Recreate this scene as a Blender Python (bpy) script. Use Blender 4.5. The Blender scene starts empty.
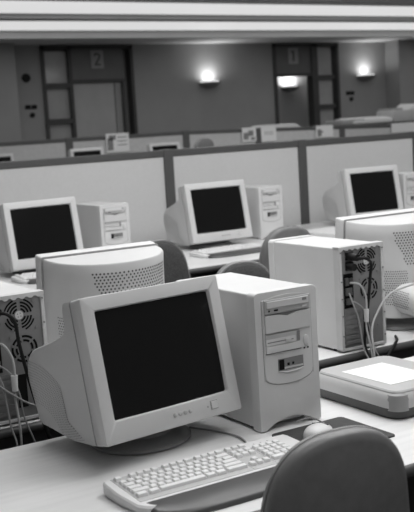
import bpy, bmesh, math, random
from mathutils import Vector, Matrix
random.seed(7)
SC = bpy.context.scene
COL = SC.collection
PI = math.pi
R = math.radians

# ---------------------------------------------------------------- materials
MATS = {}
def mat(name, g, rough=0.5, spec=0.5, noise=0.0, nscale=20.0, bump=0.0, bscale=200.0, metal=0.0, emit=0.0, stretch=None):
    m = bpy.data.materials.new(name); m.use_nodes = True
    nt = m.node_tree; b = nt.nodes['Principled BSDF']
    b.inputs['Base Color'].default_value = (g, g, g, 1)
    b.inputs['Roughness'].default_value = rough
    b.inputs['Specular IOR Level'].default_value = spec
    b.inputs['Metallic'].default_value = metal
    if emit:
        b.inputs['Emission Color'].default_value = (1, 1, 1, 1)
        b.inputs['Emission Strength'].default_value = emit
    tc = nt.nodes.new('ShaderNodeTexCoord')
    src = tc.outputs['Object']
    if stretch:
        mp = nt.nodes.new('ShaderNodeMapping'); mp.inputs['Scale'].default_value = stretch
        nt.links.new(src, mp.inputs['Vector']); src = mp.outputs['Vector']
    if noise:
        n = nt.nodes.new('ShaderNodeTexNoise'); n.inputs['Scale'].default_value = nscale
        n.inputs['Detail'].default_value = 4
        nt.links.new(src, n.inputs['Vector'])
        r = nt.nodes.new('ShaderNodeMapRange')
        r.inputs['From Min'].default_value = 0.3; r.inputs['From Max'].default_value = 0.7
        r.inputs['To Min'].default_value = g * (1 - noise); r.inputs['To Max'].default_value = min(1, g * (1 + noise))
        nt.links.new(n.outputs['Fac'], r.inputs['Value'])
        c = nt.nodes.new('ShaderNodeCombineColor')
        for k in range(3): nt.links.new(r.outputs['Result'], c.inputs[k])
        nt.links.new(c.outputs['Color'], b.inputs['Base Color'])
    if bump:
        n2 = nt.nodes.new('ShaderNodeTexNoise'); n2.inputs['Scale'].default_value = bscale
        nt.links.new(tc.outputs['Object'], n2.inputs['Vector'])
        bp = nt.nodes.new('ShaderNodeBump'); bp.inputs['Strength'].default_value = bump; bp.inputs['Distance'].default_value = 0.002
        nt.links.new(n2.outputs['Fac'], bp.inputs['Height']); nt.links.new(bp.outputs['Normal'], b.inputs['Normal'])
    MATS[name] = m
    return m

M_PLAS = mat('beige_plastic', 0.54, 0.42, 0.4, 0.03, 8, 0.05, 700)
M_PLASB = mat('pale_plastic', 0.58, 0.42, 0.4, 0.03, 8)
M_CASE = mat('painted_steel_case', 0.58, 0.45, 0.35, 0.03, 6)
M_FACE = mat('tower_front_plastic', 0.61, 0.4, 0.4, 0.03, 9)
M_FACED = mat('drive_plastic', 0.42, 0.4, 0.4, 0.03, 9)
M_SEAM = mat('shadow_gap_plastic', 0.20, 0.6, 0.3)
M_GROOVE = mat('groove_plastic', 0.33, 0.6, 0.3)
M_VENT = mat('dark_vent_recess', 0.06, 0.8, 0.2)
M_STAND = mat('grey_stand_plastic', 0.22, 0.45, 0.4, 0.05, 10)
M_KBODY = mat('keyboard_plastic', 0.68, 0.45, 0.4, 0.03, 20)
M_KEY = mat('key_plastic', 0.76, 0.45, 0.4, 0.03, 40)
M_KBED = mat('keyboard_bed_plastic', 0.47, 0.5, 0.4, 0.04, 15)
M_SCREEN = mat('dark_crt_glass', 0.006, 0.16, 0.35, 0.1, 3)
M_BLACK = mat('black_plastic', 0.010, 0.55, 0.2, 0.1, 30)
M_HOLE = mat('black_opening', 0.01, 0.9, 0.1)
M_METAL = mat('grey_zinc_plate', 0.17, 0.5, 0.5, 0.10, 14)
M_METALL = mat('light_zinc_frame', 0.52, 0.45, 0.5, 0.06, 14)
M_CONN = mat('dark_connector', 0.09, 0.5, 0.4, 0.1, 30)
M_FANHUB = mat('fan_hub_steel', 0.5, 0.4, 0.5, 0.1, 20)
M_DESK = mat('white_laminate', 0.70, 0.35, 0.45, 0.05, 5, stretch=(0.6, 9, 1))
M_EDGE = mat('dark_edge_band', 0.07, 0.4, 0.4, 0.08, 20)
M_LEG = mat('grey_desk_panel', 0.16, 0.5, 0.4, 0.08, 9)
M_PAD = mat('dark_rubber_mat', 0.055, 0.7, 0.3, 0.12, 60)
M_REST = mat('dark_palm_rest_plastic', 0.075, 0.38, 0.45, 0.06, 25)
M_SHELL = mat('grey_chair_shell', 0.17, 0.42, 0.45, 0.08, 40, 0.15, 500)
M_RIM = mat('chair_rim_plastic', 0.24, 0.45, 0.4, 0.06, 30)
M_FABRIC = mat('dark_woven_fabric', 0.06, 0.9, 0.2, 0.45, 260, 0.4, 400)
M_PANEL = mat('pale_fabric_panel', 0.60, 0.9, 0.15, 0.02, 60)
M_PANELB = mat('grey_fabric_panel', 0.52, 0.9, 0.15, 0.06, 30)
M_RAIL = mat('partition_rail', 0.09, 0.45, 0.4, 0.05, 12)
M_WALL = mat('grey_painted_wall', 0.34, 0.8, 0.2, 0.04, 2.5)
M_COLUMN = mat('grey_painted_column', 0.33, 0.8, 0.2, 0.04, 2.5)
M_CEIL = mat('white_ceiling', 0.8, 0.85, 0.2, 0.03, 2)
M_FASCIA = mat('grey_ceiling_beam', 0.62, 0.7, 0.3, 0.05, 2)
M_FLOOR = mat('grey_carpet', 0.11, 0.95, 0.1, 0.25, 120)
M_DOORF = mat('dark_door_frame', 0.06, 0.45, 0.4, 0.08, 6)
M_TRANS = mat('dark_door_panel', 0.14, 0.45, 0.4, 0.06, 5)
M_LEAF = mat('grey_door_leaf', 0.42, 0.35, 0.5, 0.06, 3)
M_GLASS = mat('grey_obscure_glass', 0.40, 0.12, 0.6, 0.08, 3)
M_SIGN = mat('sign_plate', 0.34, 0.6, 0.3, 0.05, 20)
M_SIGND = mat('sign_figure', 0.09, 0.6, 0.3)
M_PAPER = mat('white_paper', 0.74, 0.8, 0.2, 0.02, 20)
M_INK = mat('printed_grey_ink', 0.22, 0.8, 0.2, 0.3, 60)
M_LID = mat('scanner_lid_plastic', 0.40, 0.42, 0.4, 0.03, 8)
M_SIDE = mat('scanner_side_plastic', 0.50, 0.42, 0.4, 0.03, 8)
M_SDARK = mat('scanner_base_plastic', 0.06, 0.45, 0.4, 0.06, 20)
M_SKNOB = mat('scanner_corner_plastic', 0.27, 0.4, 0.4, 0.05, 20)
M_CABLEW = mat('pale_cable', 0.42, 0.5, 0.4, 0.05, 30)
M_CABLEG = mat('grey_cable', 0.26, 0.5, 0.4, 0.05, 30)
M_LAMP = mat('glowing_diffuser', 0.5, 0.6, 0.3, emit=0.78)
M_BOWL = mat('sconce_bowl', 0.25, 0.4, 0.5, 0.05, 20)
M_BULB = mat('sconce_glow', 0.8, 0.5, 0.3, emit=0.9)
M_CHROME = mat('chair_metal', 0.3, 0.3, 0.5, 0.05, 20, metal=0.8)
M_LOGO = mat('grey_print', 0.25, 0.6, 0.3)

# ---------------------------------------------------------------- mesh helpers
def link(name, me, m, parent=None, smooth=True):
    o = bpy.data.objects.new(name, me); COL.objects.link(o)
    ms = m if isinstance(m, (list, tuple)) else [m]
    for x in ms: me.materials.append(x)
    if smooth:
        for p in me.polygons: p.use_smooth = True
    if parent is not None: o.parent = parent
    return o

class MB:
    def __init__(s): s.bm = bmesh.new()
    def _bev(s, verts, r, seg):
        es = set()
        for v in verts:
            for e in v.link_edges: es.add(e)
        bmesh.ops.bevel(s.bm, geom=list(es), offset=r, segments=seg, profile=0.5, affect='EDGES', clamp_overlap=True)
    def box(s, a, b, bev=0.0, seg=2, M=None, mi=0):
        x0, y0, z0 = a; x1, y1, z1 = b
        c = [(x0,y0,z0),(x1,y0,z0),(x1,y1,z0),(x0,y1,z0),(x0,y0,z1),(x1,y0,z1),(x1,y1,z1),(x0,y1,z1)]
        vs = [s.bm.verts.new(M @ Vector(p) if M else p) for p in c]
        fs = []
        for f in ((0,3,2,1),(4,5,6,7),(0,1,5,4),(1,2,6,5),(2,3,7,6),(3,0,4,7)):
            F = s.bm.faces.new([vs[i] for i in f]); F.material_index = mi; fs.append(F)
        if bev: s._bev(vs, bev, seg)
        return s
    def hexa(s, c, bev=0.0, seg=2):
        vs = [s.bm.verts.new(p) for p in c]
        for f in ((0,3,2,1),(4,5,6,7),(0,1,5,4),(1,2,6,5),(2,3,7,6),(3,0,4,7)): s.bm.faces.new([vs[i] for i in f])
        if bev: s._bev(vs, bev, seg)
        return s
    def prism(s, poly, z0, z1, bev=0.0, axis='z', seg=2):
        def P(p, h):
            return {'z': (p[0], p[1], h), 'y': (p[0], h, p[1]), 'x': (h, p[0], p[1])}[axis]
        lo = [s.bm.verts.new(P(p, z0)) for p in poly]; hi = [s.bm.verts.new(P(p, z1)) for p in poly]
        n = len(poly)
        s.bm.faces.new(lo[::-1]); s.bm.faces.new(hi)
        for i in range(n): s.bm.faces.new([lo[i], lo[(i+1) % n], hi[(i+1) % n], hi[i]])
        if bev:
            es = list({e for v in hi for e in v.link_edges if all(w in hi for w in e.verts)})
            bmesh.ops.bevel(s.bm, geom=es, offset=bev, segments=seg, profile=0.5, affect='EDGES', clamp_overlap=True)
        return s
    def rings(s, rings, cap0=True, cap1=True, closed=True):
        L = [[s.bm.verts.new(p) for p in r] for r in rings]
        n = len(L[0])
        for a, b in zip(L, L[1:]):
            for i in range(n if closed else n-1):
                j = (i+1) % n
                try: s.bm.faces.new([a[i], a[j], b[j], b[i]])
                except ValueError: pass
        if cap0: s.bm.faces.new(L[0][::-1])
        if cap1: s.bm.faces.new(L[-1])
        return s
    def cyl(s, p0, p1, r0, r1=None, n=20):
        r1 = r0 if r1 is None else r1
        p0 = Vector(p0); p1 = Vector(p1); d = (p1-p0).normalized()
        u = d.orthogonal().normalized(); v = d.cross(u)
        return s.rings([[p + (u*math.cos(2*PI*i/n) + v*math.sin(2*PI*i/n))*r for i in range(n)] for p, r in ((p0, r0), (p1, r1))])
    def lathe(s, prof, c=(0,0,0), n=32, sx=1, sy=1):
        return s.rings([[(c[0]+r*math.cos(2*PI*i/n)*sx, c[1]+r*math.sin(2*PI*i/n)*sy, c[2]+z) for i in range(n)] for r, z in prof])
    def tube(s, pts, r, n=8, sub=6):
        P = [Vector(p) for p in pts]
        out = []
        for i in range(len(P)-1):
            p0 = P[max(i-1, 0)]; p1 = P[i]; p2 = P[i+1]; p3 = P[min(i+2, len(P)-1)]
            for k in range(sub):
                t = k/sub
                out.append(0.5*((2*p1)+(p2-p0)*t+(2*p0-5*p1+4*p2-p3)*t*t+(-p0+3*p1-3*p2+p3)*t**3))
        out.append(P[-1])
        rg = []; u = None
        for i, p in enumerate(out):
            d = (out[min(i+1, len(out)-1)]-out[max(i-1, 0)]).normalized()
            u = d.orthogonal().normalized() if u is None else (u - d*u.dot(d)).normalized()
            v = d.cross(u)
            rg.append([p+(u*math.cos(2*PI*k/n)+v*math.sin(2*PI*k/n))*r for k in range(n)])
        return s.rings(rg)
    def disc(s, c, nrm, r, n=6, M=None):
        c = Vector(c); d = Vector(nrm).normalized(); u = d.orthogonal().normalized(); v = d.cross(u)
        s.bm.faces.new([s.bm.verts.new(c+(u*math.cos(2*PI*i/n)+v*math.sin(2*PI*i/n))*r) for i in range(n)])
        return s
    def xf(s, M):
        s.bm.transform(M); return s
    def done(s, name, m, parent=None, smooth=True, sharp=35):
        bmesh.ops.recalc_face_normals(s.bm, faces=s.bm.faces)
        me = bpy.data.meshes.new(name)
        for e in s.bm.edges:
            if len(e.link_faces) == 2 and e.calc_face_angle(0) > R(sharp): e.smooth = False
        s.bm.to_mesh(me); s.bm.free()
        return link(name, me, m, parent, smooth)

def tag(o, label=None, cat=None, group=None, kind=None):
    if label: o['label'] = label
    if cat: o['category'] = cat
    if group: o['group'] = group
    if kind: o['kind'] = kind
    return o
def empty(name, loc=(0,0,0), rz=0.0, label=None, cat=None, group=None, kind=None):
    o = bpy.data.objects.new(name, None); COL.objects.link(o)
    o.location = loc; o.rotation_euler = (0, 0, rz); o.empty_display_size = 0.05
    return tag(o, label, cat, group, kind)
def copy_tree(o, parent=None):
    c = o.copy(); COL.objects.link(c)
    if parent is not None: c.parent = parent
    for ch in list(KIDS.get(o.name, [])) or [x for x in bpy.data.objects if x.parent == o]:
        copy_tree(ch, c)
    return c
KIDS = {}
def place_copy(src, loc, rz, label, scale=1.0):
    c = copy_tree(src); c.location = loc; c.rotation_euler = (0, 0, rz); c.scale = (scale,)*3
    c['label'] = label
    return c

# rounded rectangle, N points per corner, counter clockwise, x / z plane
def rrect(x0, z0, x1, z1, r, n=5):
    pts = []
    for cx, cz, a0 in ((x1-r, z1-r, 0), (x0+r, z1-r, 90), (x0+r, z0+r, 180), (x1-r, z0+r, 270)):
        for i in range(n+1):
            a = R(a0 + 90*i/n); pts.append((cx+r*math.cos(a), cz+r*math.sin(a)))
    return pts

# ---------------------------------------------------------------- the room
def struct(name, mb, m, parent=None, smooth=False):
    o = mb.done(name, m, parent, smooth)
    if parent is None: o['kind'] = 'structure'
    return o
WY = 15.5
struct('floor', MB().box((-2.0, -1.0, -0.05), (18.5, WY+0.1, 0.0)), M_FLOOR)
# back wall with two door openings (each opening = transom to floor)
D1 = (6.49, 8.17); D2 = (11.13, 12.68)
w = MB()
w.box((3.5, WY, 0), (D1[0], WY+0.15, 3.02)); w.box((D1[1], WY, 0), (D2[0], WY+0.15, 3.02)); w.box((D2[1], WY, 0), (18.5, WY+0.15, 3.02))
struct('wall_back', w, M_WALL)
struct('trim_1', MB().box((3.5, WY-0.35, 0), (5.92, WY, 3.02)), M_COLUMN)       # pilaster at the left
struct('trim_2', MB().box((13.9, WY-0.4, 0), (15.6, WY, 3.02)), M_COLUMN)    # pilaster at the right
struct('trim_3', MB().box((3.5, WY-0.02, 0), (D1[0], WY, 0.1)).box((D1[1], WY-0.02, 0), (D2[0], WY, 0.1)), M_DOORF)
# stepped ceiling: low soffit by the wall, rising in steps towards the viewer
c = MB()
c.box((2.0, 14.55, 3.02), (18.5, WY+0.2, 3.16))
struct('ceiling', c, M_CEIL)
c = MB().box((2.0, 13.28, 3.18), (18.5, 14.55, 3.35))
struct('ceiling', c, M_CEIL)
struct('ceiling', MB().box((2.0, 11.9, 3.265), (18.5, 13.28, 3.45)), M_CEIL)
f = MB()
f.box((2.0, 14.47, 3.02), (18.5, 14.55, 3.175)); f.box((2.0, 13.2, 3.16), (18.5, 13.28, 3.275)); f.box((2.0, 11.75, 3.255), (18.5, 11.9, 3.5))
struct('trim_4', f, M_FASCIA)
# long recessed strips of light between the beams: fixtures along the steps
def strip_light(y0, y1, z, label):
    t = empty('strip_light', (9.0, (y0+y1)/2, z), 0, label, 'ceiling light', 'long ceiling light strips')
    MB().box((-7.0, (y0-y1)/2, 0.0), (9.5, (y1-y0)/2, 0.035)).done('light_housing', M_FASCIA, t, False)
    MB().box((-6.98, (y0-y1)/2+0.015, -0.006), (9.48, (y1-y0)/2-0.015, 0.0)).done('diffuser', M_LAMP, t, False)
strip_light(13.32, 14.43, 3.14, 'glowing ceiling strip nearer the back wall, lower in its step')
strip_light(11.98, 13.14, 3.225, 'glowing ceiling strip farther from the back wall, at the top of the photo')

# doors --------------------------------------------------------------------
def figure_two(mb, x, y, z, h):
    w = h*0.55; t = h*0.14
    mb.tube([(x-w*.45, y, z+h*.30), (x-w*.3, y, z+h*.46), (x, y, z+h*.5), (x+w*.38, y, z+h*.38), (x+w*.36, y, z+h*.14), (x-w*.05, y, z-h*.2), (x-w*.45, y, z-h*.48)], t*.5, 6)
    mb.box((x-w*.5, y-t*.4, z-h*.52), (x+w*.5, y+t*.4, z-h*.38))
def door(name, X, lx, glass, rail_z, number, xs):
    d = empty(name, ((X[0]+X[1])/2, WY, 0), 0, kind='structure')
    ox = (X[0]+X[1])/2
    def b(a, c): return ((a[0]-ox, a[1]-WY, a[2]), (c[0]-ox, c[1]-WY, c[2]))
    fr = MB()
    top = 3.0; head = 2.395
    fr.box(*b((X[0], WY-0.04, 0), (X[0]+0.055, WY+0.14, top))); fr.box(*b((X[1]-0.055, WY-0.04, 0), (X[1], WY+0.14, top)))
    fr.box(*b((X[0], WY-0.04, top-0.05), (X[1], WY+0.14, top)))
    g0, g1 = glass; l0, l1 = lx; rail_z = sorted(rail_z)
    m0, m1 = (g1, l0) if g0 < l0 else (l1, g0)
    fr.box(*b((m0, WY-0.04, 0), (m1, WY+0.14, top)))
    fr.box(*b((l0, WY-0.035, head), (l1, WY+0.12, head+0.05)))
    for z in rail_z: fr.box(*b((g0, WY-0.035, z-0.04), (g1, WY+0.12, z+0.04)))
    fr.done('frame', M_DOORF, d, False)
    MB().box(*b((l0, WY+0.0, head+0.05), (l1, WY+0.06, top-0.05))).done('transom_panel', M_TRANS, d, False)
    zs = [0.05] + list(rail_z) + [top-0.05]
    for za, zb in zip(zs, zs[1:]):
        MB().box(*b((g0, WY+0.05, za+0.03), (g1, WY+0.07, zb-0.03))).done('glass_pane', M_GLASS, d, False)
    s = MB().box(*b((xs-0.115, WY-0.012, 2.625), (xs+0.115, WY-0.0, 2.925))).done('number_sign', M_SIGN, d, False)
    n = MB()
    if number == 2: figure_two(n, xs-ox, -0.014, 2.775, 0.19)
    else: n.box((xs-ox-0.018, -0.018, 2.675), (xs-ox+0.018, -0.012, 2.875)).box((xs-ox-0.05, -0.018, 2.835), (xs-ox, -0.012, 2.868))
    n.done('number', M_SIGND, s, False)
    return d, ox
d1, ox1 = door('door_1', D1, (7.02, 7.99), (6.55, 6.965), (2.36, 1.78), 2, 7.507)
lf = MB().box((7.03-ox1, 0.03, 0.01), (7.80-ox1, 0.07, 2.39)).done('door_leaf', M_LEAF, d1, False)
MB().box((7.72-ox1, 0.02, 0.95), (7.75-ox1, 0.03, 1.15)).done('handle', M_CHROME, lf)
MB().box((7.815-ox1, 0.02, 0.01), (7.93-ox1, 0.06, 2.39), 0.004).done('narrow_leaf', M_COLUMN, d1, False)
MB().box((7.935-ox1, -0.02, 0.01), (7.985-ox1, 0.08, 2.39), 0.004).done('door_jamb', M_DOORF, d1, False)
d2, ox2 = door('door_2', D2, (11.19, 12.02), (12.16, 12.56), (2.36, 1.80), 1, 11.605)
# behind the second door opening: lobby wall with its own lamp
lob = MB().box((10.3, 17.2, 0), (14.2, 17.3, 3.0)).box((10.3, WY+0.15, -0.05), (14.2, 17.3, 0.0)).box((10.3, WY+0.15, 2.9), (14.2, 17.3, 3.0))
lob.box((10.3, WY+0.15, 0), (10.4, 17.2, 2.9)).box((14.1, WY+0.15, 0), (14.2, 17.2, 2.9))
struct('wall_lobby', lob, M_CEIL)
# backs of door 1 so nothing is open behind it
struct('wall_closet', MB().box((6.3, WY+0.16, 0), (8.4, WY+0.2, 3.02)), M_WALL)

# wall lamps ---------------------------------------------------------------
def sconce(x, y, z, label, power, sc=1.0):
    t = empty('wall_sconce', (x, y, z), 0, label, 'wall lamp', 'wall sconces')
    mb = MB()
    prof = []
    for i in range(9):
        a = R(90*i/8); prof.append((0.03+0.17*math.sin(a), -0.09*math.cos(a)))
    rings = []
    n = 24
    for r, zz in prof + [(0.185, 0.0)]:
        rings.append([(r*math.cos(PI+PI*i/(n-1)), 1.5*r*math.sin(PI+PI*i/(n-1)), zz) for i in range(n)])
    mb.rings(rings, True, True); mb.done('bowl', M_BOWL, t)
    b = MB(); b.rings([[(0.17*math.cos(PI+PI*i/(n-1)), 1.5*0.17*math.sin(PI+PI*i/(n-1)), h) for i in range(n)] for h in (0.0, 0.022)])
    b.done('glowing_rim', M_BULB, t)
    MB().box((-0.04, -0.02, -0.1), (0.04, 0.0, -0.03)).done('wall_plate', M_BOWL, t, False)
    L = bpy.data.lights.new('sconce_light', 'AREA'); L.energy = power; L.shape = 'DISK'; L.size = 0.2
    lo = bpy.data.objects.new('sconce_light', L); COL.objects.link(lo); lo.parent = t; lo.location = (0, -0.15, 0.04); lo.rotation_euler = (PI-0.15, 0, 0)
sconce(9.68, WY, 2.33, 'lit half-bowl wall sconce on the bare wall between the two doors', 3.4)
sconce(13.33, WY, 2.36, 'lit half-bowl wall sconce on the wall right of door number one', 3.0)
sconce(12.71, 17.2, 2.27, 'lit half-bowl sconce seen through the opening of door number one', 4.0)

# switches and round fittings on the wall
def wall_disc(x, z, r, label):
    MBx = MB().cyl((0, 0, 0), (0, -0.03, 0), r, r*0.9, 24)
    o = MBx.done('round_wall_fitting', M_BLACK); o.location = (x, WY, z); tag(o, label, 'wall fitting', 'dark round wall fittings')
def switch(x, z, label):
    t = empty('light_switch', (x, WY, z), 0, label, 'switch', 'wall switches')
    for k in (-1, 1): MB().box((k*0.055-0.047, -0.015, -0.035), (k*0.055+0.047, 0, 0.035), 0.004).done('switch_plate', M_BLACK, t)
K = 15.5/13
def wx(x): return x*K
def wz(z): return 1.52+(z-1.52)*K
wall_disc(wx(5.214), wz(2.342), 0.075, 'larger dark round fitting high on the wall left of door number two')
switch(wx(5.251), wz(1.95), 'dark double switch plate on the wall left of door number two')
wall_disc(wx(5.262), wz(1.84), 0.042, 'small dark round socket below the switch left of door number two')
switch(wx(10.867), wz(1.953), 'dark double switch plate on the wall right of door number one')
wall_disc(wx(10.885), wz(1.855), 0.042, 'small dark round socket below the switch right of door number one')

# ---------------------------------------------------------------- partitions
def partition(name, y, xs, ztop, m, label, posts, end_tilt=None, th=0.05, cap=0.045, skew=None, pw=0.035):
    t = empty(name, ((xs[0]+xs[-1])/2, y, 0), 0, label, 'partition')
    ox = (xs[0]+xs[-1])/2
    for a, b in zip(xs, xs[1:]):
        za = ztop(a); zb = ztop(b)
        def sl(x0, x1, y0, y1, z0a, z0b, z1a, z1b):
            return [(x0-ox, y0, z0a), (x1-ox, y0, z0b), (x1-ox, y1, z0b), (x0-ox, y1, z0a), (x0-ox, y0, z1a), (x1-ox, y0, z1b), (x1-ox, y1, z1b), (x0-ox, y1, z1a)]
        MB().hexa(sl(a, b, -th*.42, th*.42, 0.08, 0.08, za-cap, zb-cap)).done('fabric_panel', m, t, False)
        MB().hexa(sl(a, b, -th*.6, th*.6, za-cap, zb-cap, za, zb), 0.006).done('top_rail', M_RAIL, t, False)
        MB().hexa(sl(a, b, -th*.55, th*.55, 0.0, 0.0, 0.08, 0.08)).done('bottom_rail', M_RAIL, t, False)
    for x in posts:
        MB().box((x-pw-ox, -th*.75, 0), (x+pw-ox, th*.75, ztop(x)+0.004), 0.006).done('post', M_RAIL, t, False)
    return t
partition('office_partition', 5.85, (1.5, 3.29, 4.40, 5.51, 6.9), lambda x: 1.393, M_PANEL,
          'pale fabric partition with dark rails right behind the row of lit-facing monitors', (3.29, 4.40, 5.51))
# the far one: its tops run lower towards the right
def p2top(x): return 1.500 if x < 7.2 else 1.500-(x-7.2)*0.0265
partition('office_partition', 11.8, (3.6, 5.23, 6.95, 8.14, 9.66, 12.2), p2top, M_PANELB,
          'grey fabric partition farther back, with papers hung over its top rail', (5.23, 6.95, 8.14, 9.66), cap=0.05, pw=0.05)

# papers over the far partition: fold over the rail
def hung_paper(x0, x1, drop, label, pic):
    xm = (x0+x1)/2; zt = max(p2top(x0), p2top(x1))+0.006
    t = empty('hung_paper', (xm, 11.8, zt), 0, label, 'paper', 'papers hung on the far partition')
    h = (x1-x0)/2
    MB().box((-h, -0.046, -drop), (h, -0.042, 0)).box((-h, -0.046, 0), (h, 0.046, 0.004)).box((-h, 0.042, -0.1), (h, 0.046, 0)).done('sheet', M_PAPER, t, False)
    if pic:
        p = MB()
        for a, b, c2, d in pic: p.box((-h+a*2*h, -0.048, -b*drop), (-h+c2*2*h, -0.0465, -d*drop))
        p.done('printed_picture', M_INK, t, False)
s8 = 1.475
def rise_paper(x0, x1, top, drop, label, pic):
    # sheet pinned to the near face and standing up above the rail
    xm = (x0+x1)/2
    t = empty('pinned_paper', (xm, 11.76, top-drop), 0, label, 'paper', 'papers hung on the far partition')
    h = (x1-x0)/2
    MB().box((-h, -0.004, 0), (h, 0.0, drop)).done('sheet', M_PAPER, t, False)
    p = MB()
    for a, b, c2, d in pic: p.box((-h+a*2*h, -0.006, drop*(1-b)), (-h+c2*2*h, -0.004, drop*(1-d)))
    p.done('printed_picture', M_INK, t, False)
rise_paper(5.74, 6.07, 1.525, 0.24, 'paper sheet with dark picture standing above the far partition rail, left of the photo', [(0.05, 0.9, 0.3, 0.25), (0.12, 0.35, 0.42, 0.1), (0.5, 0.25, 0.9, 0.2), (0.5, 0.45, 0.9, 0.4), (0.5, 0.65, 0.9, 0.6)])
hung_paper(5.322*s8, 5.483*s8, 0.19, 'picture sheet hung over the far partition, left of its post at the centre', [(0.1, 0.85, 0.45, 0.35), (0.45, 0.6, 0.8, 0.2), (0.6, 0.9, 0.9, 0.7)])
hung_paper(5.542*s8, 5.719*s8, 0.2, 'blank pale sheet hung over the far partition, right of its post at the centre', [(0.2, 0.35, 0.8, 0.31), (0.2, 0.5, 0.8, 0.46)])
hung_paper(6.207*s8, 6.423*s8, 0.17, 'sheet with a small dark figure hung at the far partition, left of its rightmost post', [(0.08, 0.9, 0.3, 0.3), (0.3, 0.6, 0.4, 0.45)])
hung_paper(7.20*s8, 7.60*s8, 0.14, 'blank white sheet over the far partition rail below the white boxed device', None)

# ---------------------------------------------------------------- desks
def desk(x0, x1, y0, y1, z, label, near_band=M_EDGE, side=1):
    t = empty('long_desk', ((x0+x1)/2, (y0+y1)/2, 0), 0, label, 'desk', None)
    hx = (x1-x0)/2; hy = (y1-y0)/2
    MB().box((-hx, -hy+0.012, z-0.028), (hx, hy-0.012, z), 0.003).done('desk_top', M_DESK, t, False)
    for s, nm in ((-1, 'edge_band'), (1, 'edge_band')):
        MB().cyl((-hx, s*(hy-0.014), z-0.0165), (hx, s*(hy-0.014), z-0.0165), 0.0155, None, 14).done(nm, near_band, t)
    n = max(2, int((x1-x0)/1.3)+1)
    for i in range(n):
        x = -hx+0.05+(2*hx-0.1)*i/(n-1)
        MB().box((x-0.015, -hy+0.12, 0), (x+0.015, hy-0.12, z-0.028)).done('leg', M_LEG, t, False)
    ym = side*(hy-0.09)
    MB().box((-hx+0.05, ym-0.01, 0.25), (hx-0.05, ym+0.01, z-0.028)).done('modesty_panel', M_LEG, t, False)
    return t
ZA = 0.72; ZC = 0.80
desk(-0.9, 3.4, 1.675, 2.475, ZA, 'white-topped long desk in the foreground under the large monitor and keyboard')
dB = desk(-0.4, 4.4, 2.635, 3.435, ZA, 'white-topped long desk facing the foreground one, under the computers seen from behind', M_EDGE, -1)
desk(0.6, 6.4, 4.45, 5.72, ZC, 'white-topped desk along the near pale partition with three monitors')
desk(2.5, 9.5, 10.55, 11.6, 0.78, 'desk between the two partitions carrying the half-hidden monitors')
# cable tray in the gap between the two facing desks
t = empty('cable_tray', (1.75, 2.555, 0), 0, 'dark cable tray in the gap between the two facing desks', 'cable tray')
MB().box((-2.1, -0.062, 0.50), (2.5, 0.062, 0.51)).box((-2.1, -0.066, 0.50), (2.5, -0.06, 0.56)).box((-2.1, 0.06, 0.50), (2.5, 0.066, 0.56)).done('tray', M_EDGE, t, False)
for x in (-2.0, 0.2, 2.4): MB().box((x-0.02, -0.02, 0.0), (x+0.02, 0.02, 0.50)).done('post', M_LEG, t, False)

# ---------------------------------------------------------------- CRT monitors
BW = 0.421; BH = 0.357
def interp(tab, z):
    if z <= tab[0][0]: return tab[0][1]
    for (a, va), (b, vb) in zip(tab, tab[1:]):
        if z <= b:
            t = (z-a)/(b-a); t2 = t
            return va+(vb-va)*t2
    return tab[-1][1]
# sloping hull: rear depth at each height of the (untilted) housing
H1 = [(0.0, 0.10), (0.014, 0.185), (0.047, 0.30), (0.060, 0.352), (0.070, 0.366), (0.12, 0.376), (0.17, 0.386), (0.195, 0.386), (0.215, 0.378), (0.232, 0.364), (0.244, 0.349), (0.252, 0.332), (0.257, 0.308),
      (0.2605, 0.272), (0.264, 0.235), (0.268, 0.198), (0.273, 0.162), (0.279, 0.134), (0.287, 0.117), (0.30, 0.110), (0.34, 0.107), (0.352, 0.104), (0.355, 0.100)]
def hull1(t, z):
    """t 0..1 runs from the left front edge round the back to the right front edge"""
    D = interp(H1, z); y0 = 0.05
    ph = PI*t; e = 2/12.0
    cx = math.copysign(abs(math.cos(ph))**e, -math.cos(ph)); sy = abs(math.sin(ph))**e
    y = y0+(D-y0)*sy
    w = 0.2085 if z > 0.02 else 0.2085-0.012*(0.02-z)/0.02
    w *= 1-0.035*max(0, (y-0.09))/0.32
    if z > 0.345: w -= 0.004*(z-0.345)/0.01
    return Vector((w*cx, y, z))
def D2f(z): return 0.235+0.05*max(0, (0.30-z)/0.30)
def hull2(t, z):
    """half-round hull"""
    D = D2f(z); y0 = 0.055; ph = PI*t; e = 2/2.15
    cx = math.copysign(abs(math.cos(ph))**e, -math.cos(ph)); sy = abs(math.sin(ph))**e
    w = 0.2045
    if z > 0.345: D -= 0.004; w -= 0.004
    return Vector((w*cx, y0+(D-y0)*sy, z))
def surf_n(fn, t, z):
    a = fn(t+0.004, z)-fn(t-0.004, z); b = fn(t, z+0.003)-fn(t, z-0.003)
    n = a.cross(b).normalized()
    return n
def tiltM(tilt): return Matrix.Rotation(-tilt, 4, 'X')   # leans the top backwards (+y)
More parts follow.
